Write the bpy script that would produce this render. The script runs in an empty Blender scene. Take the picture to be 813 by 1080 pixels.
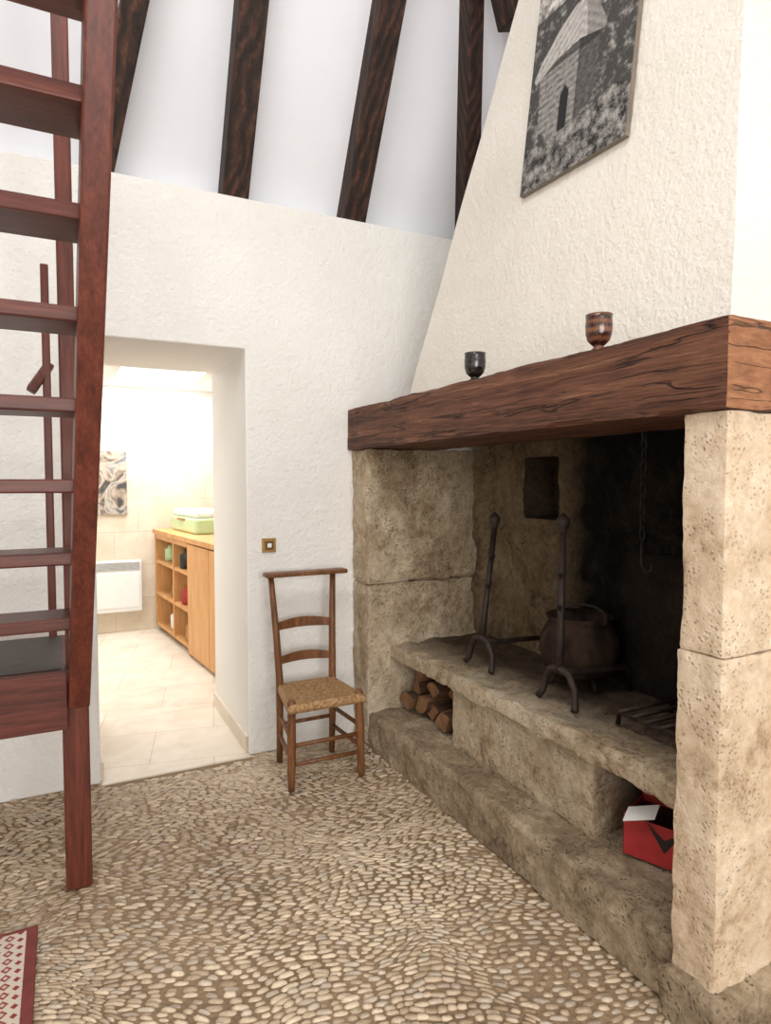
import bpy, bmesh, math, random
import numpy as np
from mathutils import Vector, Matrix, noise
random.seed(7); np.random.seed(7)
scene = bpy.context.scene
COL = scene.collection

# ------------------------------------------------------------------ materials
def srgb(r, g, b):
    f = lambda c: (c/255/12.92) if c/255 <= 0.04045 else ((c/255+0.055)/1.055)**2.4
    return (f(r), f(g), f(b), 1.0)

class M:
    def __init__(s, name, rough=0.6, metal=0.0, spec=0.5):
        s.m = bpy.data.materials.new(name); s.m.use_nodes = True
        s.nt = s.m.node_tree; s.b = s.nt.nodes['Principled BSDF']
        s.b.inputs['Roughness'].default_value = rough
        s.b.inputs['Metallic'].default_value = metal
        s.b.inputs['Specular IOR Level'].default_value = spec
        s.tc = s.n('ShaderNodeTexCoord')
    def n(s, t, **k):
        nd = s.nt.nodes.new(t)
        for a, v in k.items(): setattr(nd, a, v)
        return nd
    def l(s, a, b): s.nt.links.new(a, b)
    def coord(s, scale=(1, 1, 1), rot=(0, 0, 0)):
        mp = s.n('ShaderNodeMapping'); s.l(s.tc.outputs['Object'], mp.inputs['Vector'])
        mp.inputs['Scale'].default_value = scale; mp.inputs['Rotation'].default_value = rot
        return mp.outputs[0]
    def noise(s, vec, scale, detail=4, rough=0.55, dist=0.0):
        nd = s.n('ShaderNodeTexNoise'); s.l(vec, nd.inputs['Vector'])
        nd.inputs['Scale'].default_value = scale; nd.inputs['Detail'].default_value = detail
        nd.inputs['Roughness'].default_value = rough; nd.inputs['Distortion'].default_value = dist
        return nd.outputs['Fac']
    def vor(s, vec, scale, feature='F1'):
        nd = s.n('ShaderNodeTexVoronoi', feature=feature); s.l(vec, nd.inputs['Vector'])
        nd.inputs['Scale'].default_value = scale
        return nd.outputs['Distance']
    def ramp(s, fac, stops):
        r = s.n('ShaderNodeValToRGB'); s.l(fac, r.inputs['Fac'])
        e = r.color_ramp.elements
        e[0].position, e[0].color = stops[0]; e[1].position, e[1].color = stops[-1]
        for p, c in stops[1:-1]:
            x = e.new(p); x.color = c
        return r.outputs['Color']
    def math(s, op, a, b=None, clamp=False):
        nd = s.n('ShaderNodeMath', operation=op); nd.use_clamp = clamp
        for i, v in enumerate((a, b)):
            if v is None: continue
            if isinstance(v, (int, float)): nd.inputs[i].default_value = v
            else: s.l(v, nd.inputs[i])
        return nd.outputs[0]
    def mix(s, fac, a, b, mode='MIX'):
        nd = s.n('ShaderNodeMix', data_type='RGBA', blend_type=mode)
        for i, v in ((0, fac), (6, a), (7, b)):
            if isinstance(v, (int, float)): nd.inputs[i].default_value = v
            elif isinstance(v, tuple): nd.inputs[i].default_value = v
            else: s.l(v, nd.inputs[i])
        return nd.outputs[2]
    def color(s, c):
        if isinstance(c, tuple): s.b.inputs['Base Color'].default_value = c
        else: s.l(c, s.b.inputs['Base Color'])
    def bump(s, h, strength=0.3, dist=0.01, prev=None):
        nd = s.n('ShaderNodeBump'); s.l(h, nd.inputs['Height'])
        nd.inputs['Strength'].default_value = strength; nd.inputs['Distance'].default_value = dist
        if prev is not None: s.l(prev, nd.inputs['Normal'])
        s.l(nd.outputs[0], s.b.inputs['Normal']); return nd.outputs[0]

def plaster(name, c1, c2, bs=0.55, dist=0.02, sc=1.0):
    k = M(name, 0.85, spec=0.2); v = k.coord()
    f = k.noise(v, 2.0*sc, 5)
    k.color(k.ramp(f, [(0.3, c1), (0.7, c2)]))
    a = k.noise(v, 65*sc, 5, 0.6, 0.1); b = k.noise(v, 28*sc, 4, 0.5, 0.1)
    bb = k.ramp(b, [(.40, (0, 0, 0, 1)), (.60, (1, 1, 1, 1))])
    h = k.math('ADD', a, k.math('MULTIPLY', bb, 0.22))
    k.bump(h, bs, dist); return k.m

def wood(name, cols, axis='X', gscale=14, stretch=12, rough=0.5, bump=0.35, cracks=0.0, knots=False, spec=0.35):
    k = M(name, rough, spec=spec)
    sc = [1.0, 1.0, 1.0]; sc['XYZ'.index(axis)] = 1.0/stretch
    v = k.coord(tuple(sc))
    f = k.noise(v, gscale, 7, 0.62, 1.0 if knots else 0.4)
    g = k.noise(v, gscale*5, 4, 0.6, 0.2)
    w = k.math('ADD', k.math('MULTIPLY', f, 0.6), k.math('MULTIPLY', g, 0.4))
    if knots:
        v2 = k.coord(tuple([x if x == 1 else 0.35 for x in sc]))
        wv = k.n('ShaderNodeTexWave', wave_type='BANDS', bands_direction='DIAGONAL'); k.l(v2, wv.inputs['Vector'])
        wv.inputs['Scale'].default_value = 13; wv.inputs['Distortion'].default_value = 10
        wv.inputs['Detail'].default_value = 2; wv.inputs['Detail Scale'].default_value = 0.5
        w = k.math('ADD', k.math('MULTIPLY', w, 0.8), k.math('MULTIPLY', wv.outputs['Fac'], 0.16))
    n = len(cols)
    col = k.ramp(w, [(0.34+0.34*i/(n-1), c) for i, c in enumerate(cols)])
    h = w
    if cracks > 0:
        vv = k.coord(tuple([x if x == 1 else 0.05 for x in sc]))
        cr = k.noise(vv, 18, 3, 0.5, 0.6)
        cm = k.ramp(k.math('ABSOLUTE', k.math('SUBTRACT', cr, 0.5)), [(0.0, (0, 0, 0, 1)), (cracks, (1, 1, 1, 1))])
        gate = k.ramp(k.noise(k.coord(), 5, 3), [(.48, (1, 1, 1, 1)), (.58, (0, 0, 0, 1))])
        inv = k.mix(1.0, (1, 1, 1, 1), gate, 'SUBTRACT')
        cm = k.mix(1.0, cm, inv, 'LIGHTEN')
        col = k.mix(0.8, col, cm, 'MULTIPLY')
        h = k.math('ADD', w, k.math('MULTIPLY', cm, 0.6))
    k.color(col); k.bump(h, bump, 0.008); return k.m

def stone(name, cols, scale=3.0, bs=0.6, soot=None, rough=0.85, pits=True, stain=None):
    k = M(name, rough, spec=0.2); v = k.coord()
    a = k.noise(v, scale, 8, 0.65, 0.3); b = k.noise(v, scale*9, 7, 0.75)
    w = k.math('ADD', k.math('MULTIPLY', a, 0.55), k.math('MULTIPLY', b, 0.45))
    n = len(cols)
    col = k.ramp(w, [(0.36+0.28*i/(n-1), c) for i, c in enumerate(cols)])
    h = k.math('ADD', a, k.math('MULTIPLY', b, 1.6))
    if stain:
        sf = k.ramp(k.noise(k.coord((1, 1, .5)), 2.3, 6, .7, .8), [(.47, (0, 0, 0, 1)), (.70, (1, 1, 1, 1))])
        col = k.mix(k.math('MULTIPLY', sf, .5), col, stain)
    if pits:
        p = k.vor(v, 80); pm = k.ramp(p, [(0.1, (0, 0, 0, 1)), (0.38, (1, 1, 1, 1))])
        gate = k.ramp(k.noise(v, 14, 4), [(0.44, (0, 0, 0, 1)), (0.54, (1, 1, 1, 1))])
        pm2 = k.mix(1.0, pm, gate, 'LIGHTEN')
        col = k.mix(0.32, col, pm2, 'MULTIPLY'); h = k.math('ADD', h, k.math('MULTIPLY', pm2, .8))
    if soot:
        sp = k.n('ShaderNodeSeparateXYZ'); gm = k.n('ShaderNodeNewGeometry'); k.l(gm.outputs['Position'], sp.inputs[0])
        facs = []
        for (ax, s0, s1) in soot[0]:
            mr = k.n('ShaderNodeMapRange'); k.l(sp.outputs[ax], mr.inputs[0])
            mr.inputs[1].default_value = s0; mr.inputs[2].default_value = s1
            nz = k.math('MULTIPLY', k.math('SUBTRACT', a, 0.5), 1.1)
            facs.append(k.math('ADD', mr.outputs[0], nz, True))
        f = facs[0]
        for g in facs[1:]: f = k.math('MULTIPLY', f, g)
        col = k.mix(f, col, soot[1])
    k.color(col); k.bump(h, bs, 0.012); return k.m

def flat(name, c, rough=0.5, metal=0.0, var=0.15, scale=20, bump=0.1, spec=0.5):
    k = M(name, rough, metal, spec); v = k.coord(); f = k.noise(v, scale, 4)
    d = tuple([x*(1-var) for x in c[:3]]+[1]); u = tuple([min(1, x*(1+var)) for x in c[:3]]+[1])
    k.color(k.ramp(f, [(0.35, d), (0.65, u)])); k.bump(f, bump, 0.004); return k.m

def attrmat(name, rough=0.6, bump=0.2, bscale=120, spec=0.4):
    k = M(name, rough, spec=spec); at = k.n('ShaderNodeAttribute'); at.attribute_name = 'Col'
    v = k.coord(); f = k.noise(v, bscale, 4)
    k.color(k.mix(0.4, at.outputs['Color'], k.ramp(f, [(0.3, (0.5, 0.46, 0.40, 1)), (0.65, (1, 1, 1, 1))]), 'MULTIPLY'))
    k.bump(f, bump, 0.004); return k.m

m_wall = plaster('plaster_white', srgb(234, 231, 225), srgb(243, 241, 236), 0.55, 0.013)
m_hood = plaster('plaster_hood', srgb(229, 222, 210), srgb(240, 234, 224), 0.5, 0.012)
m_jamb = plaster('plaster_smooth', srgb(240, 238, 233), srgb(245, 243, 239), 0.12, 0.008)
m_ceil = plaster('ceiling_board', srgb(236, 238, 243), srgb(242, 243, 248), 0.04, 0.004)
m_rafter = wood('rafter_wood', [srgb(22, 14, 11), srgb(42, 26, 19), srgb(68, 42, 29), srgb(104, 68, 47)], 'Z', 20, 9, 0.62, 0.6, 0, True)
m_mantel = wood('mantel_oak', [srgb(46, 27, 19), srgb(86, 53, 38), srgb(114, 75, 55), srgb(152, 110, 86)], 'Y', 34, 26, 0.65, 1.0, 0.018)
m_mantel_end = wood('mantel_end_grain', [srgb(104, 64, 40), srgb(146, 98, 65), srgb(174, 125, 88)], 'X', 18, 4, 0.6, 0.7, 0.016)
m_mahog = wood('mahogany', [srgb(66, 29, 21), srgb(98, 47, 34), srgb(122, 64, 47)], 'Z', 26, 14, 0.42, 0.12, spec=0.4)
m_mahogX = wood('mahogany_treads', [srgb(60, 27, 20), srgb(90, 43, 32), srgb(114, 60, 45)], 'X', 26, 14, 0.42, 0.12, spec=0.4)
m_chair = wood('chair_wood', [srgb(80, 48, 28), srgb(118, 77, 47), srgb(150, 104, 68)], 'Z', 30, 8, 0.4, 0.15)
m_oak = wood('kitchen_oak', [srgb(188, 134, 80), srgb(206, 154, 98), srgb(220, 172, 118)], 'Z', 12, 8, 0.45, 0.05)
C_ST = [srgb(130, 110, 86), srgb(184, 163, 134), srgb(213, 195, 168), srgb(231, 217, 195)]
C_STP = [srgb(168, 142, 114), srgb(210, 186, 157), srgb(226, 206, 180), srgb(240, 225, 203)]
C_STD = [srgb(106, 91, 72), srgb(158, 138, 112), srgb(188, 168, 140), srgb(212, 194, 168)]
m_pillar = stone('limestone_pillar', C_STP, 3.5, 0.6, stain=srgb(166, 146, 122))
m_jambst = stone('limestone_jamb', C_ST, 3.0, 0.9, soot=([(0, 1.76, 2.36), (2, 0.85, 1.6)], srgb(88, 72, 54)), stain=srgb(130, 110, 84))
m_step = stone('limestone_step', C_STD, 4, 1.0, stain=srgb(122, 105, 84))
m_slab = stone('limestone_hearth', C_ST, 4, 0.9, soot=([(0, 1.52, 1.78)], srgb(74, 60, 47)), stain=srgb(130, 112, 88))
m_back = stone('limestone_sooted', [srgb(84, 69, 52), srgb(138, 118, 92), srgb(170, 150, 121)], 3.5, 1.0, soot=([(1, 2.38, 2.12)], srgb(15, 12, 11)), stain=srgb(86, 68, 50))
m_dark = stone('mottled_black', [srgb(15, 12, 10), srgb(30, 24, 19), srgb(46, 37, 29)], 4, 0.5)
m_iron = flat('wrought_iron', srgb(48, 37, 31), 0.6, 0.3, 0.4, 40, 0.4)
m_brass = flat('brass', srgb(176, 140, 84), 0.35, 0.8, 0.05)
m_whitepl = flat('white_enamel', srgb(236, 236, 232), 0.35, 0, 0.02)
m_black = flat('black_plastic', srgb(30, 26, 26), 0.5)
m_red = flat('red_card', srgb(168, 44, 44), 0.6, 0, 0.1)
m_green = flat('pale_green_enamel', srgb(186, 214, 166), 0.35, 0, 0.03)

# ------------------------------------------------------------------ geometry helpers
def empty(name, loc=(0, 0, 0), rz=0):
    e = bpy.data.objects.new(name, None); e.location = loc; e.rotation_euler[2] = rz
    e.empty_display_size = 0.05; COL.objects.link(e); return e

def mesh_obj(name, verts, faces, mat, parent=None, smooth=False, local=False):
    off = Vector((0, 0, 0))
    if parent is not None and not local: off = Vector(parent.location)
    me = bpy.data.meshes.new(name)
    me.from_pydata([tuple(Vector(v)-off) for v in verts], [], faces); me.update()
    bm = bmesh.new(); bm.from_mesh(me); bmesh.ops.recalc_face_normals(bm, faces=bm.faces); bm.to_mesh(me); bm.free()
    for m in (mat if isinstance(mat, list) else [mat]): me.materials.append(m)
    if smooth:
        for p in me.polygons: p.use_smooth = True
    o = bpy.data.objects.new(name, me); COL.objects.link(o)
    if parent is not None: o.parent = parent
    return o

def bev(o, w=0.004, seg=2):
    b = o.modifiers.new('bevel', 'BEVEL'); b.width = w; b.segments = seg; b.limit_method = 'ANGLE'
    b.angle_limit = math.radians(35); return o

BF = [(0, 1, 2, 3), (4, 7, 6, 5), (0, 4, 5, 1), (1, 5, 6, 2), (2, 6, 7, 3), (3, 7, 4, 0)]
def box(name, a, b, mat, parent=None, bevel=0.004, local=False):
    x0, y0, z0 = a; x1, y1, z1 = b
    v = [(x0, y0, z0), (x1, y0, z0), (x1, y1, z0), (x0, y1, z0), (x0, y0, z1), (x1, y0, z1), (x1, y1, z1), (x0, y1, z1)]
    o = mesh_obj(name, v, BF, mat, parent, local=local)
    if bevel: bev(o, bevel)
    return o

def beam(name, p0, p1, w, h, mat, parent=None, side=Vector((1, 0, 0)), bevel=0.004, local=False):
    p0 = Vector(p0); p1 = Vector(p1); d = (p1-p0).normalized()
    s = (side-d*side.dot(d)).normalized(); n = d.cross(s)
    v = []
    for p in (p0, p1):
        for (i, j) in ((-1, -1), (1, -1), (1, 1), (-1, 1)): v.append(p+s*w/2*i+n*h/2*j)
    o = mesh_obj(name, v, BF, mat, parent, local=local)
    if bevel: bev(o, bevel)
    return o

def tube(name, pts, rad, mat, parent=None, seg=12, local=False):
    pts = [Vector(p) for p in pts]; n = len(pts)
    rad = rad if isinstance(rad, (list, tuple)) else [rad]*n
    V = []; F = []; up = None
    for i, p in enumerate(pts):
        d = (pts[min(i+1, n-1)]-pts[max(i-1, 0)]).normalized()
        if up is None:
            up = Vector((0, 0, 1)) if abs(d.z) < 0.9 else Vector((1, 0, 0))
        s = (up-d*up.dot(d)).normalized(); up = s; t = d.cross(s)
        for k in range(seg):
            a = 2*math.pi*k/seg; V.append(p+(s*math.cos(a)+t*math.sin(a))*rad[i])
    for i in range(n-1):
        for k in range(seg):
            F.append((i*seg+k, i*seg+(k+1) % seg, (i+1)*seg+(k+1) % seg, (i+1)*seg+k))
    F.append(tuple(range(seg))[::-1]); F.append(tuple(range((n-1)*seg, n*seg)))
    return mesh_obj(name, V, F, mat, parent, True, local)

def lathe(name, prof, c, mat, parent=None, seg=32, local=False):
    V = []; F = []; n = len(prof)
    for (r, z) in prof:
        for k in range(seg):
            a = 2*math.pi*k/seg; V.append(Vector((c[0]+r*math.cos(a), c[1]+r*math.sin(a), c[2]+z)))
    for i in range(n-1):
        for k in range(seg): F.append((i*seg+k, i*seg+(k+1) % seg, (i+1)*seg+(k+1) % seg, (i+1)*seg+k))
    F.append(tuple(range(seg))[::-1]); F.append(tuple(range((n-1)*seg, n*seg)))
    return mesh_obj(name, V, F, mat, parent, True, local)

def rough_box(name, a, b, mat, parent=None, r=0.02, amp=0.006, cell=0.025, freq=7, seed=0, local=False, chips=0.0, smooth=True):
    """hewn stone block: gridded rounded box with noise displacement"""
    a = Vector(a); b = Vector(b)
    n = [max(2, min(130, int(round((b[i]-a[i])/cell)))) for i in range(3)]
    idx = {}; V = []; F = []
    r = min(r, min((b-a))/2*0.9)
    lo = a+Vector((r, r, r)); hi = b-Vector((r, r, r)); sd = Vector((seed*3.1, seed*1.7, seed*5.3))
    def vid(i, j, k):
        if (i, j, k) in idx: return idx[(i, j, k)]
        p = Vector([a[q]+(b[q]-a[q])*(i, j, k)[q]/n[q] for q in range(3)])
        c = Vector([min(max(p[q], lo[q]), hi[q]) for q in range(3)]); d = p-c
        if d.length > 1e-6:
            dn = d.normalized(); p = c+dn*r
        else: dn = Vector((0, 0, 0))
        nz = noise.fractal(p*freq+sd, 0.7, 2.0, 6)
        nz2 = noise.noise_vector(p*freq*1.3+sd)
        p = p+dn*nz*amp+nz2*amp*0.5
        if chips:
            q = noise.noise(p*6+sd*2)
            ed = sum(1 for t in range(3) if abs(d[t]) > 1e-6)
            if ed >= 2: p -= dn*max(0, q)*chips*1.6
        idx[(i, j, k)] = len(V); V.append(p); return idx[(i, j, k)]
    for i in range(n[0]):
        for j in range(n[1]):
            F.append((vid(i, j, 0), vid(i, j+1, 0), vid(i+1, j+1, 0), vid(i+1, j, 0)))
            F.append((vid(i, j, n[2]), vid(i+1, j, n[2]), vid(i+1, j+1, n[2]), vid(i, j+1, n[2])))
    for i in range(n[0]):
        for k in range(n[2]):
            F.append((vid(i, 0, k), vid(i+1, 0, k), vid(i+1, 0, k+1), vid(i, 0, k+1)))
            F.append((vid(i, n[1], k), vid(i, n[1], k+1), vid(i+1, n[1], k+1), vid(i+1, n[1], k)))
    for j in range(n[1]):
        for k in range(n[2]):
            F.append((vid(0, j, k), vid(0, j, k+1), vid(0, j+1, k+1), vid(0, j+1, k)))
            F.append((vid(n[0], j, k), vid(n[0], j+1, k), vid(n[0], j+1, k+1), vid(n[0], j, k+1)))
    o = mesh_obj(name, V, F, mat, parent, smooth, local)
    if smooth:
        me = o.data; bm = bmesh.new(); bm.from_mesh(me)
        for e in bm.edges:
            if len(e.link_faces) == 2 and e.calc_face_angle(0) > math.radians(38): e.smooth = False
        bm.to_mesh(me); bm.free()
    return o

def prism_xz(name, outline, y0, y1, mat, parent=None, bevel=0.0):
    n = len(outline)
    V = [(x, y0, z) for x, z in outline]+[(x, y1, z) for x, z in outline]
    F = [tuple(range(n)), tuple(range(n, 2*n))[::-1]]+[(i, i+n, (i+1) % n+n, (i+1) % n) for i in range(n)]
    o = mesh_obj(name, V, F, mat, parent)
    if bevel: bev(o, bevel, 3)
    return o

# ------------------------------------------------------------------ room shell
YB, YK = 3.10, 3.88
DX0, DX1, DZ = 0.125, 0.80, 1.99
HW = 2.705
XL, XR, YR = -2.4, 2.26, -2.6
wb = prism_xz('wall_back', [(XL-.2, -.1), (DX0, -.1), (DX0, DZ), (DX1, DZ), (DX1, -.1), (XR, -.1), (XR, HW), (XL-.2, HW)], YB, YK, [m_wall, m_jamb])
for p in wb.data.polygons:      # smooth-plastered door reveals
    c = p.center
    if abs(p.normal.y) < .3 and DX0-.01 < c.x < DX1+.01 and c.z < 2.1 and YB < c.y < YK: p.material_index = 1
bev(wb, .008, 3)
box('wall_right', (XR, YR, -.1), (XR+.3, YK, 2.3), m_wall, bevel=0)
box('wall_left', (XL-.2, YR, -.1), (XL, YB, 2.705), m_wall, bevel=0)
o = mesh_obj('wall_rear', [(XL, YR, -.1), (XR, YR, -.1), (XR, YR, 5), (XL, YR, 5), (-1.6, YR, .7), (1.4, YR, .7), (1.4, YR, 2.5), (-1.6, YR, 2.5)],
             [(0, 1, 5, 4), (1, 2, 6, 5), (2, 3, 7, 6), (3, 0, 4, 7)], m_wall)
gx = empty('unseen_window_1', (-.1, YR, .7))  # unseen rear window, opening put in to admit light
for i, x in enumerate((-1.58, -.1, 1.38)): box('frame_v%d' % i, (x-.03, YR-.03, .7), (x+.03, YR+.03, 2.5), m_mahog, gx)
for i, z in enumerate((.73, 2.47)): box('frame_h%d' % i, (-1.6, YR-.03, z-.03), (1.4, YR+.03, z+.03), m_mahogX, gx)

SL = 1.865
def zb(y): return HW+SL*(YB+.13-y)
ZT = 5.0; yt = YB+.13-(ZT-HW)/SL
def xr(z): return 2.16-(z-HW)/2.88
mesh_obj('ceiling_back', [(XL, YB+.18, zb(YB+.18)), (XR, YB+.18, zb(YB+.18)), (XR, yt, ZT), (XL, yt, ZT)], [(0, 1, 2, 3)], m_ceil)
mesh_obj('ceiling_right', [(XR, YB+.1, 2.3), (XR, YR, 2.3), (xr(ZT), YR, ZT), (xr(ZT), yt, ZT), (xr(zb(YB+.1)), YB+.1, zb(YB+.1))], [(0, 1, 2, 3, 4)], m_ceil)
mesh_obj('ceiling_left', [(XL, YB, HW), (XL, YR, HW), (XL+.8, YR, ZT), (XL+.8, yt, ZT)], [(0, 1, 2, 3)], m_ceil)
mesh_obj('ceiling', [(XL+.8, yt, ZT), (xr(ZT), yt, ZT), (xr(ZT), YR, ZT), (XL+.8, YR, ZT)], [(0, 1, 2, 3)], m_ceil)

raf = empty('roof_rafters', (0, YB, HW))
def on_roof(x, z): return Vector((x, YB+.080-(z-HW)/SL, z))
for i, x in enumerate((-1.72, -1.1, -.48, .765, 1.385)):
    beam('rafter_%d' % i, on_roof(x, 2.64), on_roof(x, 4.95), .126, .13, m_rafter, raf, bevel=.008)
beam('rafter_brace', on_roof(.16, 2.64), on_roof(.60, 4.7), .10, .12, m_rafter, raf, bevel=.008)
beam('hip_rafter', on_roof(2.15, 2.66), on_roof(1.43, 4.9), .13, .13, m_rafter, raf, bevel=.008)
beam('jack_rafter', (1.87, 2.42, 3.41), (1.42, 2.42, 4.8), .10, .12, m_rafter, raf, side=Vector((0, 1, 0)), bevel=.008)

# ------------------------------------------------------------------ cobbled floor
k = M('lime_mortar', 0.8, spec=0.25); v = k.coord()
a = k.noise(v, 3, 6); b = k.noise(v, 70, 4)
w_ = k.math('ADD', k.math('MULTIPLY', a, .6), k.math('MULTIPLY', b, .4))
k.color(k.ramp(w_, [(0.36, srgb(116, 95, 72)), (0.64, srgb(160, 136, 108))])); k.bump(b, .6, .008)
mesh_obj('floor', [(XL, YR, -.0062), (XR, YR, -.0062), (XR, YB, -.0062), (XL, YB, -.0062)], [(0, 1, 2, 3)], k.m)

def pebbles():
    seg = 8; V = []; F = []; C = []
    da, db = 0.045, 0.0134
    x0, x1, y0, y1 = -1.4, 1.385, -.2, 3.09
    ph = math.radians(-14)
    ca, sa = math.cos(ph), math.sin(ph)
    def warp(a, b):
        n1 = noise.noise((a*1.1, b*1.1, 1.7)); n2 = noise.noise((a*1.1+9, b*1.1, 4.1))
        m1 = noise.noise((a*4, b*4, 7.7)); m2 = noise.noise((a*4+9, b*4, 2.1))
        x = a+.24*n1+.035*m1; y = b+.30*n2+.07*m2
        return (x*ca-y*sa, x*sa+y*ca)
    for ib in range(int(-2.6/db), int(4.6/db)):
        off = random.uniform(-.5, .5)
        ia = -2.6/da
        while ia < 3.0/da:
            ln = random.uniform(.60, 1.30); a = (ia+ln/2+off)*da; ia += ln
            b = ib*db+random.gauss(0, .0014)
            x, y = warp(a, b)
            if not (x0 < x < x1 and y0 < y < y1): continue
            if DX0 < x < DX1 and y > 3.03: continue
            xx, yy = warp(a+.01, b); ang = math.atan2(yy-y, xx-x)+random.gauss(0, .11)
            xq, yq = warp(a, b+.01); st_ = max(.7, min(1.45, abs((xx-x)*(yq-y)-(yy-y)*(xq-x))/1e-4/max(.3, math.hypot(xx-x, yy-y)*100)))
            L = da*.5*ln*random.uniform(.92, 1.04); W = db*.5*random.uniform(.84, 1.12)*st_; H = random.uniform(.0085, .013)
            zt = random.gauss(0, .0012); tilt = random.gauss(0, .05)
            c, s = math.cos(ang), math.sin(ang); base = len(V)
            reg = noise.noise((x*1.5, y*1.5, 3)); t = min(1, max(0, .52+.40*reg+random.gauss(0, .20)))
            dk = np.array(srgb(146, 120, 92)[:3]); lt = np.array(srgb(226, 206, 178)[:3]); col = dk*(1-t)+lt*t
            if random.random() < .2: col = col*.6+np.array(srgb(182, 174, 164)[:3])*.4
            jit = [random.uniform(.86, 1.1) for _ in range(seg)]
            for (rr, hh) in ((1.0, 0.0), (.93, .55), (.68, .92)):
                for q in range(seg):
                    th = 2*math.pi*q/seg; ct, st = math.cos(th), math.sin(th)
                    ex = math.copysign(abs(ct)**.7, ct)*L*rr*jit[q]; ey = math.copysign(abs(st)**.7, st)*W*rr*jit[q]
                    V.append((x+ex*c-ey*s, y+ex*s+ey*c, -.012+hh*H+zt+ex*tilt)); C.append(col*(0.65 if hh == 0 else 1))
            V.append((x, y, -.012+H+zt)); C.append(col)
            for rg in range(2):
                for q in range(seg):
                    F.append((base+rg*seg+q, base+rg*seg+(q+1) % seg, base+(rg+1)*seg+(q+1) % seg, base+(rg+1)*seg+q))
            for q in range(seg): F.append((base+2*seg+q, base+2*seg+(q+1) % seg, base+3*seg))
    me = bpy.data.meshes.new('cobblestones'); me.from_pydata(V, [], F)
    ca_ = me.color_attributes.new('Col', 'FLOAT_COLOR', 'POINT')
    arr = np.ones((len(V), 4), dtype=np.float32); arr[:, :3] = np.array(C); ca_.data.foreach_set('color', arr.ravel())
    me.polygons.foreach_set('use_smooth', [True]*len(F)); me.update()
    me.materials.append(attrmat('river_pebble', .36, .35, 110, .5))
    o = bpy.data.objects.new('floor_cobblestones', me); COL.objects.link(o)
pebbles()

# ------------------------------------------------------------------ kitchen
def tilemat(name, c1, c2, mc, sx, sz, rot=(0, 0, 0), rough=.4, off=.5):
    k = M(name, rough); v = k.coord((1, 1, 1), rot); b = k.n('ShaderNodeTexBrick'); k.l(v, b.inputs['Vector'])
    b.inputs['Scale'].default_value = 1; b.inputs['Brick Width'].default_value = sx; b.inputs['Row Height'].default_value = sz
    b.inputs['Mortar Size'].default_value = .003; b.inputs['Color1'].default_value = c1; b.inputs['Color2'].default_value = c2
    b.inputs['Mortar'].default_value = mc; b.offset = off
    f = k.noise(k.coord(), 5, 7, .65, .5)
    k.color(k.mix(.5, b.outputs['Color'], k.ramp(f, [(.35, (.76, .70, .62, 1)), (.6, (1, 1, 1, 1))]), 'MULTIPLY'))
    return k.m
m_ktile = tilemat('kitchen_floor_tile', srgb(228, 217, 200), srgb(234, 224, 208), srgb(208, 194, 174), .6, .4, (0, 0, .2))
m_ktwall = tilemat('travertine_wall_tile', srgb(214, 199, 178), srgb(223, 210, 190), srgb(198, 182, 160), .4, .3, (math.radians(90), 0, 0), .5)
KY = 6.2; KX0, KX1 = -1.2, 1.75; KZ = 2.2
box('floor_kitchen', (KX0, YK-.01, -.1), (KX1, KY, .002), m_ktile, bevel=0)
box('door_threshold', (DX0+.001, YB-.035, -.1), (DX1-.001, YK-.01, .002), m_ktile, bevel=.003)
box('wall_kitchen_back', (KX0, KY, -.1), (KX1, KY+.2, KZ), m_jamb, bevel=0)
box('wall_kitchen_tiles', (KX0, KY-.03, .002), (KX1, KY, 1.66), m_ktwall, bevel=.003)
box('wall_kitchen_right', (KX1, YK, -.1), (KX1+.2, KY, KZ), m_jamb, bevel=0)
box('wall_kitchen_left', (KX0-.2, YK, -.1), (KX0, KY, KZ), m_jamb, bevel=0)
SX0, SX1, SY0, SY1 = .40, 1.02, 4.95, 6.05
mesh_obj('ceiling_kitchen', [(KX0, YK, KZ), (KX1, YK, KZ), (KX1, KY, KZ), (KX0, KY, KZ), (SX0, SY0, KZ), (SX1, SY0, KZ), (SX1, SY1, KZ), (SX0, SY1, KZ),
    (SX0, SY0, KZ+.12), (SX1, SY0, KZ+.12), (SX1, SY1, KZ+.12), (SX0, SY1, KZ+.12)],
    [(0, 1, 5, 4), (1, 2, 6, 5), (2, 3, 7, 6), (3, 0, 4, 7), (4, 5, 9, 8), (5, 6, 10, 9), (6, 7, 11, 10), (7, 4, 8, 11)], m_jamb)
box('baseboard_door_right', (DX1-.014, YB+.005, .002), (DX1, YK-.01, .085), m_ktile, bevel=.002)
box('baseboard_door_left', (DX0, YB+.005, .002), (DX0+.014, YK-.01, .085), m_ktile, bevel=.002)

rd = empty('wall_radiator', (.38, KY-.06, .17))
box('body', (.15, KY-.10, .19), (.62, KY-.035, .65), m_whitepl, rd, .012)
m_lv = flat('louvre_grey', srgb(180, 180, 178))
for i in range(7): box('louvre_%d' % i, (.17, KY-.106, .565+i*.011), (.60, KY-.098, .570+i*.011), m_lv, rd, 0)
box('panel', (.17, KY-.106, .23), (.60, KY-.099, .54), m_whitepl, rd, .004)
kp = empty('picture_print', (.35, KY-.04, 1.06))
k = M('print_art', .5); v = k.coord((1, 1, 1)); f = k.noise(v, 5, 3, .5, 1.6)
k.color(k.ramp(f, [(.36, srgb(60, 58, 58)), (.43, srgb(136, 120, 104)), (.5, srgb(180, 168, 150)), (.57, srgb(120, 122, 124)), (.64, srgb(84, 80, 76))]))
box('print', (.19, KY-.055, 1.06), (.51, KY-.032, 1.62), k.m, kp, .002)

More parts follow.
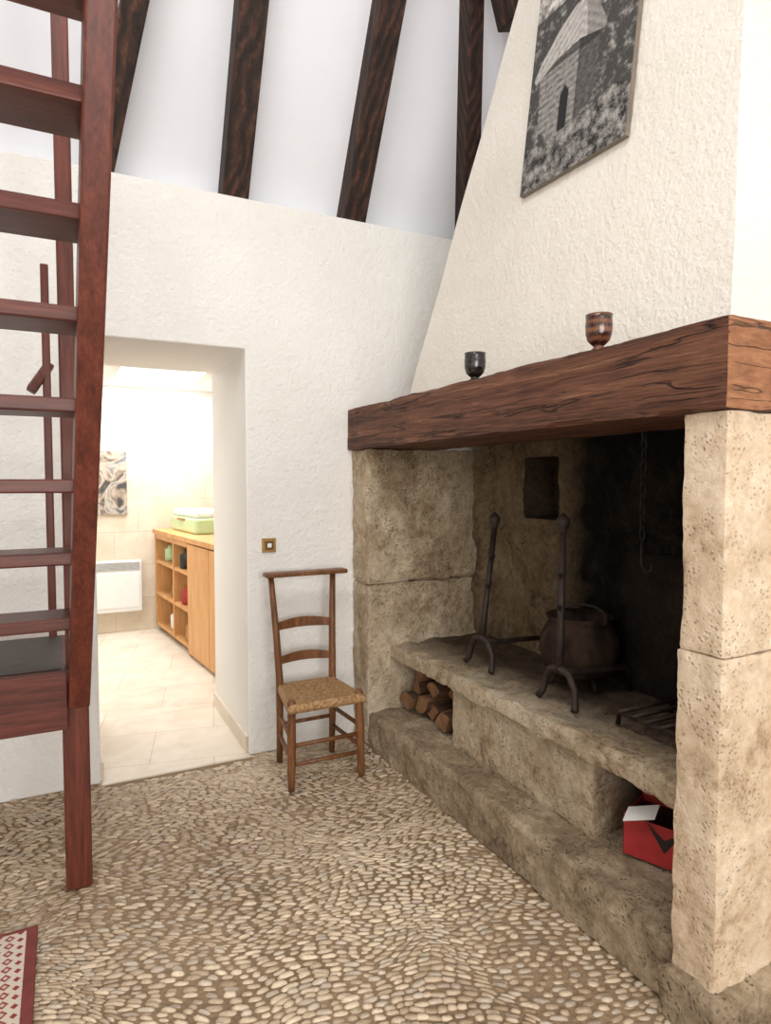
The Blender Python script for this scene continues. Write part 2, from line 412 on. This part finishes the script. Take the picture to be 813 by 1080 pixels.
cab = empty('kitchen_counter', (.735, 6.12, 0), math.radians(6.1))
L = 2.15
def cb(n, a, b, m=m_oak, bv=.003): return box(n, a, b, m, cab, bv, local=True)
cb('countertop', (-.02, -L, .885), (.60, 0, .925))
cb('end_panel', (0, -.03, .05), (.58, 0, .885)); cb('divider_1', (0, -.63, .05), (.58, -.60, .885)); cb('divider_2', (0, -1.07, 0.0), (.58, -1.04, .885))
cb('back_panel', (.56, -L, .0), (.58, 0, .885))
for i, z in enumerate((.05, .33, .62)): cb('shelf_%d' % i, (.005, -1.05, z), (.57, -.02, z+.028))
cb('door_panel_1', (-.012, -1.60, .03), (.02, -1.075, .875)); cb('door_panel_2', (-.012, -L, .03), (.02, -1.61, .875)); cb('plinth', (.03, -L, 0), (.56, -1.05, .04))
cb('top_rail', (0, -1.05, .84), (.02, 0, .885))
for n, (x, y, z, r, h, mt) in enumerate([(.09, -.78, .648, .075, .15, m_black), (.09, -.94, .648, .06, .13, m_red), (.09, -.80, .358, .07, .14, m_red), (.10, -.2, .648, .06, .14, m_green), (.09, -.45, .358, .06, .13, m_brass), (.10, -.4, .078, .07, .16, m_whitepl), (.09, -.9, .078, .07, .16, m_brass)]):
    lathe('jar_%d' % n, [(r*.8, 0), (r, .01), (r, h*.75), (r*.6, h*.85), (r*.6, h), (.001, h)], (x, y, z), mt, cab, 16, True)
ap = empty('bread_bin', (1.05, 5.7, .925), math.radians(6.1))
box('body', (-.16, -.45, 0), (.16, .30, .13), m_green, ap, .02, True)
box('lid', (-.15, -.42, .13), (.15, .28, .19), m_whitepl, ap, .02, True)
box('handle', (-.175, -.15, .10), (-.16, .05, .12), m_brass, ap, .003, True)

# ------------------------------------------------------------------ light switch
sw = empty('light_switch', (.908, YB, 1.035))
box('brass_plate', (.873, YB-.010, 1.0), (.943, YB, 1.07), m_brass, sw, .002)
box('insert', (.886, YB-.014, 1.013), (.930, YB-.008, 1.057), flat('dark_bronze', srgb(110, 84, 54), .4, .6), sw, .002)
box('toggle', (.898, YB-.022, 1.025), (.918, YB-.012, 1.045), m_whitepl, sw, .002)

# ------------------------------------------------------------------ fireplace
fp = empty('fireplace', (1.7, 2.0, 0))
XF = 1.36
rough_box('pillar_near_upper', (XF, .965, .936), (2.25, 1.08, 1.515), m_pillar, fp, .005, .0026, .013, 13, 1, chips=.006)
rough_box('pillar_near_lower', (XF-.003, .962, .0), (2.25, 1.083, .934), m_pillar, fp, .006, .0036, .013, 13, 2, chips=.008)
rough_box('pillar_near_base', (XF-.035, .925, -.01), (2.25, 1.10, .13), m_step, fp, .02, .012, .015, 12, 3)
rough_box('jamb_far_upper', (XF, 2.905, .833), (2.25, 3.098, 1.515), m_jambst, fp, .008, .008, .016, 9, 4, chips=.012)
rough_box('jamb_far_lower', (XF+.003, 2.91, .0), (2.25, 3.098, .83), m_jambst, fp, .008, .008, .016, 9, 5, chips=.012)
rough_box('corner_fill', (2.0, 2.80, .5), (2.2, 2.95, 1.65), m_back, fp, .05, .02, .02, 9, 6)
rough_box('step', (1.368, 1.08, -.01), (2.06, 2.93, .178), m_step, fp, .010, .011, .015, 10, 7, chips=.02)
rough_box('riser_block', (1.53, 1.53, .17), (2.06, 2.376, .45), m_slab, fp, .008, .007, .015, 10, 8, chips=.012)
rough_box('hearth_slab', (1.495, 1.08, .440), (2.08, 2.92, .513), m_slab, fp, .010, .011, .015, 9, 9, chips=.022)
box('recess_back', (1.98, 1.09, .17), (2.08, 2.90, .44), m_dark, fp, 0)  # backing inside both recesses, coloured near black
def back_wall():
    y0, y1, z0, z1 = 1.06, 2.95, .0, 1.72; c = .015
    ny = int((y1-y0)/c); nz = int((z1-z0)/c); V = []; F = []; inn = []
    for j in range(ny+1):
        for kk in range(nz+1):
            y = y0+j*c; z = z0+kk*c
            x = 2.06+.026*noise.fractal(Vector((y*6, z*6, 2)), .8, 2, 5)
            jn = min(abs(z-.80-.02*math.sin(y*5)), abs(z-1.12-.015*math.sin(y*7+1)))
            if jn < .010: x += .016
            if abs(y-2.66) < .009 and z > .80: x += .014
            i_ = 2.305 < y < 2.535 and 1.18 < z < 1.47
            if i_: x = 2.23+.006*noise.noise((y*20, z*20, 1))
            V.append((x, y, z)); inn.append(i_)
    for j in range(ny):
        for kk in range(nz):
            a = j*(nz+1)+kk; F.append((a, a+1, a+nz+2, a+nz+1))
    o = mesh_obj('back_wall', V, F, [m_back, stone('niche_soot_shade', [srgb(34, 27, 20), srgb(64, 52, 40), srgb(84, 70, 54)], 5, .6)], fp, True)  # recess shade put into the niche colour, over sooty stone
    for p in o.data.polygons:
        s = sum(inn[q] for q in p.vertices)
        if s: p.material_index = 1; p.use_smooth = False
    return o
back_wall()
bm_ = rough_box('mantel_beam', (1.335, .950, 1.515), (1.75, 3.098, 1.725), [m_mantel, m_mantel_end], fp, .006, .004, .016, 6, 11, chips=.014)
for p in bm_.data.polygons:
    if p.normal.y < -.7: p.material_index = 1
def hood():
    def yl(z): return 2.86-.375*(z-1.7)
    def yr(z): return 1.095+.07*(z-1.7)
    def xf(z): return 1.547+.12*(z-1.7)
    V = []; zs = [1.72+.075*i for i in range(25)]; F = []
    for z in zs:
        xb = 2.24 if z < 2.2 else 2.24-(z-2.2)/2.88
        if xb < xf(z)+.01: xb = xf(z)+.01
        ring = []; nfr = 24; nsd = 8
        for i in range(nfr+1): t = i/nfr; ring.append((xf(z), yr(z)+(yl(z)-yr(z))*t))
        for i in range(1, nsd+1): ring.append((xf(z)+(xb-xf(z))*i/nsd, yl(z)))
        for i in range(1, nfr+1): ring.append((xb, yl(z)+(yr(z)-yl(z))*i/nfr))
        for i in range(1, nsd): ring.append((xb+(xf(z)-xb)*i/nsd, yr(z)))
        N = len(ring)
        for (x, y) in ring:
            p = Vector((x, y, z)); d = noise.noise_vector(p*2.5)*.006
            V.append(p+Vector((d.x, d.y, 0)))
    for i in range(len(zs)-1):
        for j in range(N): F.append((i*N+j, i*N+(j+1) % N, (i+1)*N+(j+1) % N, (i+1)*N+j))
    F.append(tuple(range(N))); F.append(tuple(range((len(zs)-1)*N, len(zs)*N)))
    o = mesh_obj('hood', V, F, m_hood, fp, False); bev(o, .012, 3); return o
hood()
def hx(z): return 1.547+.12*(z-1.7)

# ------------------------------------------------------------------ poster on hood
def poster():
    root = empty('wall_photo_print', (hx(2.45), 1.78, 2.45))
    nu, nv = 210, 320
    W, H = .525, .80
    S = Vector((.12, 0, 1)).normalized(); U = Vector((0, -1, 0)); Nn = Vector((-1, 0, .12)).normalized()
    U = (U+S*(-.02)).normalized()
    o0 = Vector((hx(2.455), 2.045, 2.455))+Nn*.024
    def inside(poly, x, y):
        c = False; n = len(poly)
        for i in range(n):
            x1, y1 = poly[i]; x2, y2 = poly[(i+1) % n]
            if (y1 > y) != (y2 > y) and x < (x2-x1)*(y-y1)/(y2-y1)+x1: c = not c
        return c
    roof = [(.03, .555), (.12, .63), (.28, .72), (.42, .765), (.55, .775), (.63, .71), (.74, .575), (.72, .545), (.50, .585), (.27, .575), (.06, .525)]
    wl = [(.10, .55), (.28, .585), (.50, .59), (.50, .21), (.30, .20), (.13, .27)]
    wr = [(.50, .59), (.69, .56), (.67, .27), (.50, .21)]
    dr = [(.345, .21), (.345, .38), (.385, .42), (.43, .38), (.43, .21)]
    V = []; F = []; C = []
    for j in range(nv+1):
        for i in range(nu+1):
            u = i/nu; w = j/nv
            V.append(o0+U*(u*W)+S*(w*H))
            n1 = noise.fractal(Vector((u*13, w*20, 1)), .45, 2.2, 6); n2 = noise.noise((u*90, w*130, 3)); n3 = noise.noise((u*3, w*4.5, 8)); n4 = noise.noise((u*30, w*60, 5))
            if inside(dr, u, w): g = .012
            elif inside(roof, u, w):
                g = .42+.12*n4+.12*n2+.07*math.sin((w+abs(u-.5)*.5)*150)
                if u > .56-.2*(w-.6): g *= .60
            elif inside(wl, u, w):
                g = .23+.14*n4+.12*n2+.05*math.sin(w*190)
                if w > .54: g *= .35
            elif inside(wr, u, w):
                g = .085+.06*n4+.05*n2
                if w > .53: g *= .4
            elif w < .22+.05*n3: g = .16+.25*n1+.15*n2
            else:
                g = .045+.30*max(0, n1-.05)+.22*max(0, n2)*(.3+max(0, n1))
                if w > .84 and n3 > -.1: g += .22+.25*n1
            g = min(.72, max(.010, g)); C.append((g*1.05, g*.99, g*.91, 1))
    for j in range(nv):
        for i in range(nu):
            a = j*(nu+1)+i; F.append((a, a+1, a+nu+2, a+nu+1))
    me = bpy.data.meshes.new('photo_face'); off = Vector(root.location)
    me.from_pydata([tuple(v-off) for v in V], [], F)
    at = me.color_attributes.new('Col', 'FLOAT_COLOR', 'POINT'); at.data.foreach_set('color', np.array(C, dtype=np.float32).ravel())
    kk = M('photo_paper', .5, spec=.3); a_ = kk.n('ShaderNodeAttribute'); a_.attribute_name = 'Col'; kk.color(a_.outputs['Color']); me.materials.append(kk.m)
    o = bpy.data.objects.new('photo_face', me); COL.objects.link(o); o.parent = root
    c = [o0-Nn*.001, o0+U*W-Nn*.001, o0+U*W+S*H-Nn*.001, o0+S*H-Nn*.001]; c2 = [p-Nn*.018 for p in c]
    mesh_obj('board', c2+c, BF, flat('board_edge', srgb(120, 110, 98)), root)
poster()

# ------------------------------------------------------------------ goblets
def goblet(name, x, y, h, r, cols):
    k = M(name+'_glaze', .18, spec=.7); v = k.coord(); f = k.noise(v, 30, 4, .6, 1)
    sp = k.n('ShaderNodeSeparateXYZ'); k.l(v, sp.inputs[0])
    f2 = k.math('ADD', k.math('MULTIPLY', f, .6), k.math('MULTIPLY', k.math('SINE', k.math('MULTIPLY', sp.outputs[2], 260)), .12))
    k.color(k.ramp(f2, [(.2, cols[0]), (.45, cols[1])]))
    root = empty(name, (x, y, 1.727))
    pr = [(.0, 0), (.55, 0), (.6, .03), (.52, .07), (.40, .11), (.40, .15), (.56, .20), (.82, .30), (.97, .48), (1.0, .70), (.96, .9), (1.0, 1.0), (.91, 1.0), (.86, .88), (.84, .6), (.6, .4), (.0, .36)]
    lathe('bowl', [(max(.001, a*r), b*h) for a, b in pr], (x, y, 1.724), k.m, root, 36)
goblet('pottery_goblet', 1.385, 2.01, .105, .040, (srgb(16, 15, 18), srgb(52, 44, 40)))
goblet('pottery_goblet.001', 1.385, 1.39, .104, .038, (srgb(48, 22, 14), srgb(122, 76, 50)))

# ------------------------------------------------------------------ andirons and hearth things
def andiron(name, x, y, top, lean):
    e = empty(name, (x, y, .52)); z0 = .52
    tube('arch_foot', [(x-.02, y-.10, z0+.008), (x-.005, y-.088, z0+.03), (x, y-.078, z0+.08), (x, y-.05, z0+.125), (x, y, z0+.14), (x, y+.05, z0+.125), (x, y+.078, z0+.08), (x-.005, y+.088, z0+.03), (x-.02, y+.10, z0+.008)], [.014, .013, .013, .014, .016, .014, .013, .013, .014], m_iron, e)
    tube('shaft', [(x, y, z0+.12), (x+lean*.2, y, z0+.25), (x+lean, y+lean*.3, top-.03)], [.017, .014, .012], m_iron, e)
    t = (x+lean, y+lean*.3, top)
    lathe('knob', [(.008, -.045), (.014, -.035), (.012, -.028), (.022, -.018), (.026, 0), (.022, .016), (.010, .026), (.004, .034)], t, m_iron, e, 16)
    tube('log_bar', [(x, y, z0+.13), (x+.08, y, z0+.11), (x+.34, y, z0+.10), (x+.36, y, z0+.01)], .012, m_iron, e)
    for i, zz in enumerate((.38, .50)):
        q = lean*(zz/(top-z0))
        tube('spit_hook_%d' % i, [(x+q, y, z0+zz), (x+q-.02, y-.012, z0+zz-.02), (x+q-.04, y-.02, z0+zz-.005), (x+q-.042, y-.02, z0+zz+.018)], .006, m_iron, e, 8)
andiron('andiron', 1.65, 2.33, 1.18, .085)
andiron('andiron.001', 1.635, 1.81, 1.20, .01)

cx_, cy_ = 1.87, 1.96
ca_ = empty('cooking_cauldron', (cx_, cy_, .52))
k = M('cauldron_iron', .85, .0, .15); v = k.coord((1, 1, .6)); f = k.noise(v, 16, 5)
k.color(k.ramp(f, [(.35, srgb(30, 23, 19)), (.65, srgb(62, 47, 38))])); k.bump(f, .4, .01)
lathe('belly', [(.001, .03), (.08, .035), (.13, .07), (.158, .14), (.155, .20), (.13, .25), (.12, .265), (.135, .285), (.13, .29), (.11, .27), (.10, .2), (.001, .1)], (cx_, cy_, .52), k.m, ca_, 32)
for i in range(3):
    a = i*2.09+.4; tube('leg_%d' % i, [(cx_+.09*math.cos(a), cy_+.09*math.sin(a), .57), (cx_+.115*math.cos(a), cy_+.115*math.sin(a), .518)], [.014, .010], k.m, ca_, 8)
tube('handle', [(cx_+.06*math.sin(t), cy_-.135*math.cos(t), .79+.05*math.sin(t)) for t in [i*math.pi/10 for i in range(11)]], .006, m_iron, ca_, 8)
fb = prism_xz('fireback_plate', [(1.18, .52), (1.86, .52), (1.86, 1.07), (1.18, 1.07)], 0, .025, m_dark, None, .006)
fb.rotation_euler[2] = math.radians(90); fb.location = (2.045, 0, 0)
gr = empty('fire_grate', (1.85, 1.36, .52))
for i in range(8): tube('bar_%d' % i, [(1.66, 1.16+i*.055, .575), (1.96, 1.16+i*.055, .575)], .008, m_iron, gr, 8)
for i, x in enumerate((1.68, 1.94)): tube('rail_%d' % i, [(x, 1.14, .521), (x, 1.145, .565), (x, 1.565, .565), (x, 1.57, .521)], .009, m_iron, gr, 8)
tr = empty('trammel_hook', (1.95, 1.72, 1.0))
for i in range(14):
    z = 1.70-i*.042; th = (i % 2)*math.pi/2
    tube('link_%d' % i, [(1.95+.010*math.cos(a)*math.cos(th), 1.72+.010*math.cos(a)*math.sin(th), z+.026*math.sin(a)) for a in [q*math.pi/6 for q in range(13)]], .0035, m_iron, tr, 6)
tube('hook', [(1.95, 1.72, 1.12), (1.95, 1.72, 1.04), (1.95, 1.70, 1.01), (1.95, 1.675, 1.02), (1.95, 1.67, 1.045)], .006, m_iron, tr, 8)

fw = empty('firewood_pile', (1.75, 2.63, .18))
m_bark = wood('bark', [srgb(40, 28, 20), srgb(74, 52, 36), srgb(104, 78, 56)], 'X', 18, 4, .9, .9)
m_cut = wood('cut_wood', [srgb(92, 64, 42), srgb(132, 96, 66), srgb(160, 122, 88)], 'Z', 20, 2, .8, .3)
def log(i, x0, x1, y, z, r, rot, tz=0, ty=0):
    nn = 9; pts = [(0, 0)]+[(math.cos(rot+q*1.9/(nn-1)), math.sin(rot+q*1.9/(nn-1))) for q in range(nn)]
    V = []
    for k_, x in enumerate((x0, x1)):
        for (a, b) in pts: V.append((x, y+a*r+(ty if k_ else 0), z+b*r+(tz if k_ else 0)))
    n = len(pts); F = [tuple(range(n)), tuple(range(n, 2*n))[::-1]]+[(q, q+n, (q+1) % n+n, (q+1) % n) for q in range(n)]
    o = mesh_obj('log_%d' % i, V, F, [m_bark, m_cut], fw)
    for p in o.data.polygons:
        if abs(p.normal.x) > .7 or p.index in (2, 2+n-1): p.material_index = 1
    bev(o, .003)
for i, d in enumerate([(1.54, 1.9, 2.46, .20, .085, .1, .0, .03), (1.57, 1.92, 2.62, .195, .08, .4, .0, -.02), (1.53, 1.88, 2.80, .20, .085, .3, 0, -.03),
                       (1.56, 1.9, 2.52, .275, .08, 3.6, .01, .05), (1.54, 1.9, 2.70, .30, .085, 3.2, -.01, .0), (1.58, 1.92, 2.83, .30, .07, 2.2, 0, 0),
                       (1.56, 1.9, 2.60, .315, .075, .6, .0, .02), (1.58, 1.9, 2.76, .345, .06, .2, 0, -.02), (1.60, 1.9, 2.47, .33, .06, .3, 0, 0.02)]): log(i, *d)

# kindling carton (open, red with a dark chevron) and ash pail
kb = empty('red_kindling_box', (1.675, 1.335, .185), math.radians(22))
t_ = .004; ax, ay, hh_ = .085, .125, .125
box('side_front', (-ax, -ay, 0), (-ax+t_, ay, hh_), m_red, kb, .001, True)
box('side_back', (ax-t_, -ay, 0), (ax, ay, hh_+.02), m_red, kb, .001, True)
box('side_a', (-ax, -ay, 0), (ax, -ay+t_, hh_), m_red, kb, .001, True)
box('side_b', (-ax, ay-t_, 0), (ax, ay, hh_), m_red, kb, .001, True)
box('contents', (-ax+.008, -ay+.008, .0), (ax-.008, ay-.008, hh_-.015), m_black, kb, .004, True)
mesh_obj('chevron', [(-ax-.0015, -.055, hh_), (-ax-.0015, .055, hh_), (-ax-.0015, .0, .045), (-ax-.0015, 0, .085)], [(0, 3, 2), (1, 2, 3)], m_black, kb, False, True)
beam('flap_white', (-ax, .118, hh_+.002), (-ax-.01, .02, hh_+.045), .06, .003, m_whitepl, kb, Vector((1, 0, .4)), 0, True)
beam('flap_red', (-ax-.001, -.12, hh_), (-ax-.03, -.05, hh_+.03), .05, .003, m_red, kb, Vector((1, 0, .6)), 0, True)
pl = empty('ash_pail', (1.575, 1.150, .18))
lathe('pail', [(.001, .005), (.038, .005), (.046, .15), (.050, .155), (.044, .155), (.034, .02), (.001, .02)], (1.575, 1.150, .18), flat('zinc', srgb(150, 150, 150), .4, .7), pl, 28)

# ------------------------------------------------------------------ low rush chair
ch = empty('rush_seat_chair', (1.04, 2.78, 0))
def leg(n, pts, r): tube(n, pts, r, m_chair, ch, 12)
FL = (.862, 2.625); FR = (1.195, 2.625); BL = (.905, 2.925); BR = (1.175, 2.925)
zs_ = .375
for n, (x, y), (tx, ty) in (('front_leg_left', FL, (.868, 2.635)), ('front_leg_right', FR, (1.19, 2.635))):
    leg(n, [(x, y, .002), (x, y, .05), (x*.5+tx*.5, y*.5+ty*.5, .20), (tx, ty, .33), (tx, ty, zs_+.015), (tx, ty, zs_+.028)], [.013, .017, .020, .018, .020, .012])
for n, (x, y), s in (('back_post_left', BL, -1), ('back_post_right', BR, 1)):
    leg(n, [(x, y+.01, .002), (x, y, .2), (x, y, .40), (x+s*.008, y+.02, .62), (x+s*.024, y+.05, .895)], [.014, .017, .018, .017, .014])
def rail(n, z, h, y, w0, w1, bow=.02, t=.013):
    V = []; F = []; N = 12
    for i in range(N+1):
        q = i/N; x = w0+(w1-w0)*q; b = bow*math.sin(q*math.pi); hh = h*(.75+.25*math.sin(q*math.pi))
        for (dy, dz) in ((-t/2, 0), (t/2, 0), (t/2, hh), (-t/2, hh)): V.append((x, y+b+dy, z+dz+.006*math.sin(q*math.pi)))
    for i in range(N):
        for j in range(4): F.append((i*4+j, i*4+(j+1) % 4, (i+1)*4+(j+1) % 4, (i+1)*4+j))
    F.append((0, 1, 2, 3)); F.append(tuple(N*4+q for q in (3, 2, 1, 0)))
    bev(mesh_obj(n, V, F, m_chair, ch), .003)
rail('slat_lower', .475, .045, 2.935, .90, 1.18); rail('slat_upper', .635, .048, 2.955, .895, 1.19)
box('prie_dieu_rail', (.848, 2.935, .893), (1.268, 3.005, .915), m_chair, ch, .008)
sr = .010
tube('stretcher_front_1', [(FL[0], 2.63, .20), (FR[0], 2.63, .20)], sr, m_chair, ch, 8); tube('stretcher_front_2', [(FL[0], 2.63, .115), (FR[0], 2.63, .115)], sr, m_chair, ch, 8)
for s, A, B in (('l', FL, BL), ('r', FR, BR)):
    for i, z in enumerate((.235, .14)): tube('stretcher_%s_%d' % (s, i), [(A[0], 2.63, z), (B[0], B[1], z)], sr, m_chair, ch, 8)
tube('stretcher_back', [(BL[0], BL[1], .19), (BR[0], BR[1], .19)], sr, m_chair, ch, 8)
def rush():
    N = 60; c4 = [(.845, 2.605), (1.212, 2.605), (1.185, 2.935), (.895, 2.935)]; V = []; F = []
    for layer in (0, 1):
        for j in range(N+1):
            for i in range(N+1):
                u = i/N*2-1; v = j/N*2-1; a = (u+1)/2; b = (v+1)/2
                x = (c4[0][0]*(1-a)+c4[1][0]*a)*(1-b)+(c4[3][0]*(1-a)+c4[2][0]*a)*b; y = c4[0][1]*(1-b)+c4[2][1]*b
                m = max(abs(u), abs(v)); z = zs_+.012-.010*(1-m)
                if m > .93: z -= .016*((m-.93)/.07)**2
                z += .0016*math.sin(m*30*2.1) if m > .1 else 0
                if layer: z = zs_-.026+.008*(1-m)
                V.append((x, y, z))
    K = (N+1)**2
    for l_ in (0, 1):
        for j in range(N):
            for i in range(N):
                a = l_*K+j*(N+1)+i; F.append((a, a+1, a+N+2, a+N+1))
    for i in range(N):
        for (a, b) in ((i, i+1), (N*(N+1)+i, N*(N+1)+i+1), (i*(N+1), (i+1)*(N+1)), (i*(N+1)+N, (i+1)*(N+1)+N)): F.append((a, b, b+K, a+K))
    k = M('rush_weave', .75); v = k.coord(); f = k.noise(v, 70, 5); k.color(k.ramp(f, [(.35, srgb(134, 98, 62)), (.5, srgb(168, 130, 88)), (.68, srgb(190, 156, 112))])); k.bump(f, .4, .006)
    mesh_obj('rush_seat', V, F, k.m, ch, True)
rush()

# ------------------------------------------------------------------ staircase
st = empty('open_tread_staircase', (-.4, 2.0, 0))
def sx(z): return .022+.034*(z-.7)
def sy(z): return 1.96-.478*(z-1.357)
beam('stringer_right', (sx(.66)+.012, sy(.70)+.05, .66), (sx(2.95)+.012, sy(2.95)+.05, 2.95), .062, .17, m_mahog, st, bevel=.006)
beam('stringer_left', (-.86, sy(.70)+.05, .66), (-.86, sy(2.95)+.05, 2.95), .062, .17, m_mahog, st, bevel=.006)
for kx in range(-2, 8):
    z = 1.357+.211*(5-kx); y = 1.96-.101*(5-kx)
    box('tread_%d' % (7-kx), (-.84, y, z-.038), (sx(z)-.01, y+.175, z), m_mahogX, st, .005)
box('landing_deck', (-.95, 2.27, .705), (.012, 2.82, .745), [m_mahogX], st, .004)
box('landing_fascia', (-.95, 2.265, .555), (.0, 2.30, .742), m_mahogX, st, .004)
box('landing_mat', (-.80, 2.30, .745), (-.02, 2.78, .752), flat('dark_rubber', srgb(70, 62, 58), .6), st, .002)
box('newel_post', (-.018, 2.30, 0), (.062, 2.37, .72), m_mahog, st, .006)
box('newel_upper', (-.004, 2.335, .74), (.046, 2.385, 3.05), m_mahog, st, .006)
box('rail_post', (-.060, 2.765, .74), (-.032, 2.795, 2.17), m_mahog, st, .005)
beam('rail_piece', (-.035, 2.80, 1.80), (-.10, 2.76, 1.69), .04, .035, m_mahog, st, Vector((0, 1, 0)), .006)
box('landing_leg', (-.95, 2.30, 0), (-.88, 2.37, .72), m_mahog, st, .006)
box('landing_leg_b', (-.95, 2.74, 0), (-.88, 2.81, .72), m_mahog, st, .006)

# ------------------------------------------------------------------ rug
k = M('woven_rug', .95, spec=.1); v = k.coord(); sp = k.n('ShaderNodeSeparateXYZ'); k.l(v, sp.inputs[0])
sxn = k.math('FRACT', k.math('MULTIPLY', sp.outputs[0], 18.0)); syn = k.math('PINGPONG', k.math('MULTIPLY', sp.outputs[1], 60.0), 1.0)
dz = k.math('ADD', k.math('ABSOLUTE', k.math('SUBTRACT', sxn, .5)), k.math('MULTIPLY', syn, .3))
c = k.ramp(dz, [(.0, srgb(150, 70, 66)), (.16, srgb(150, 70, 66)), (.19, srgb(214, 200, 184)), (.52, srgb(214, 200, 184)), (.56, srgb(150, 74, 70)), (.66, srgb(150, 74, 70)), (.7, srgb(206, 190, 174))])
k.color(c); k.bump(k.noise(v, 200, 2), .5, .004)
rg = box('woven_rug', (-1.6, .6, .004), (-.122, 2.14, .012), k.m, None, .003)
b_ = box('rug_border', (-.125, .6, .004), (-.095, 2.14, .013), flat('rug_red', srgb(122, 58, 52), .95), None, .003); b_.parent = rg
b_ = box('rug_border_end', (-1.6, 2.135, .004), (-.095, 2.15, .013), flat('rug_red2', srgb(122, 58, 52), .95), None, .003); b_.parent = rg

# ------------------------------------------------------------------ lights
def area(name, loc, target, sx_, sy_, e, col):
    d = bpy.data.lights.new(name, 'AREA'); d.shape = 'RECTANGLE'; d.size = sx_; d.size_y = sy_; d.energy = e; d.color = col
    o = bpy.data.objects.new(name, d); COL.objects.link(o); o.location = loc
    o.rotation_euler = (Vector(target)-Vector(loc)).to_track_quat('-Z', 'Y').to_euler(); return o
area('rear_window_fill', (-.1, YR+.06, 1.6), (.3, 3, 1.2), 2.9, 1.7, 124, (1, .97, .935))  # added area light, fills the room from the unseen rear window
area('overhead_fill_light', (-.6, .2, 4.85), (.5, 1.6, .5), 1.6, 1.6, 90, (1, .985, .96))  # added soft overhead fill for skylight and bounce; no opening in the ceiling
area('kitchen_skylight', ((SX0+SX1)/2, (SY0+SY1)/2, KZ+.11), ((SX0+SX1)/2, (SY0+SY1)/2, 0), .6, 1.05, 40, (.97, .98, 1))
area('kitchen_fill_light', (-.3, 4.8, KZ-.03), (.3, 4.8, 0), .8, .8, 25, (1, .98, .95))  # area light under the ceiling brightens the kitchen; no fitting modelled
w = bpy.data.worlds.new('World'); scene.world = w; w.use_nodes = True
w.node_tree.nodes['Background'].inputs[0].default_value = (.9, .95, 1, 1); w.node_tree.nodes['Background'].inputs[1].default_value = 1.5

# ------------------------------------------------------------------ camera
cam = bpy.data.cameras.new('camera'); co = bpy.data.objects.new('camera', cam); COL.objects.link(co)
co.location = (0, 0, 1.35); co.rotation_euler = (math.radians(90-2.7), 0, math.radians(-26.7))
cam.lens = 676/1080*36; cam.sensor_width = 36; cam.clip_start = .05
scene.camera = co
scene.view_settings.view_transform = 'Standard'
scene.view_settings.exposure = 0.0
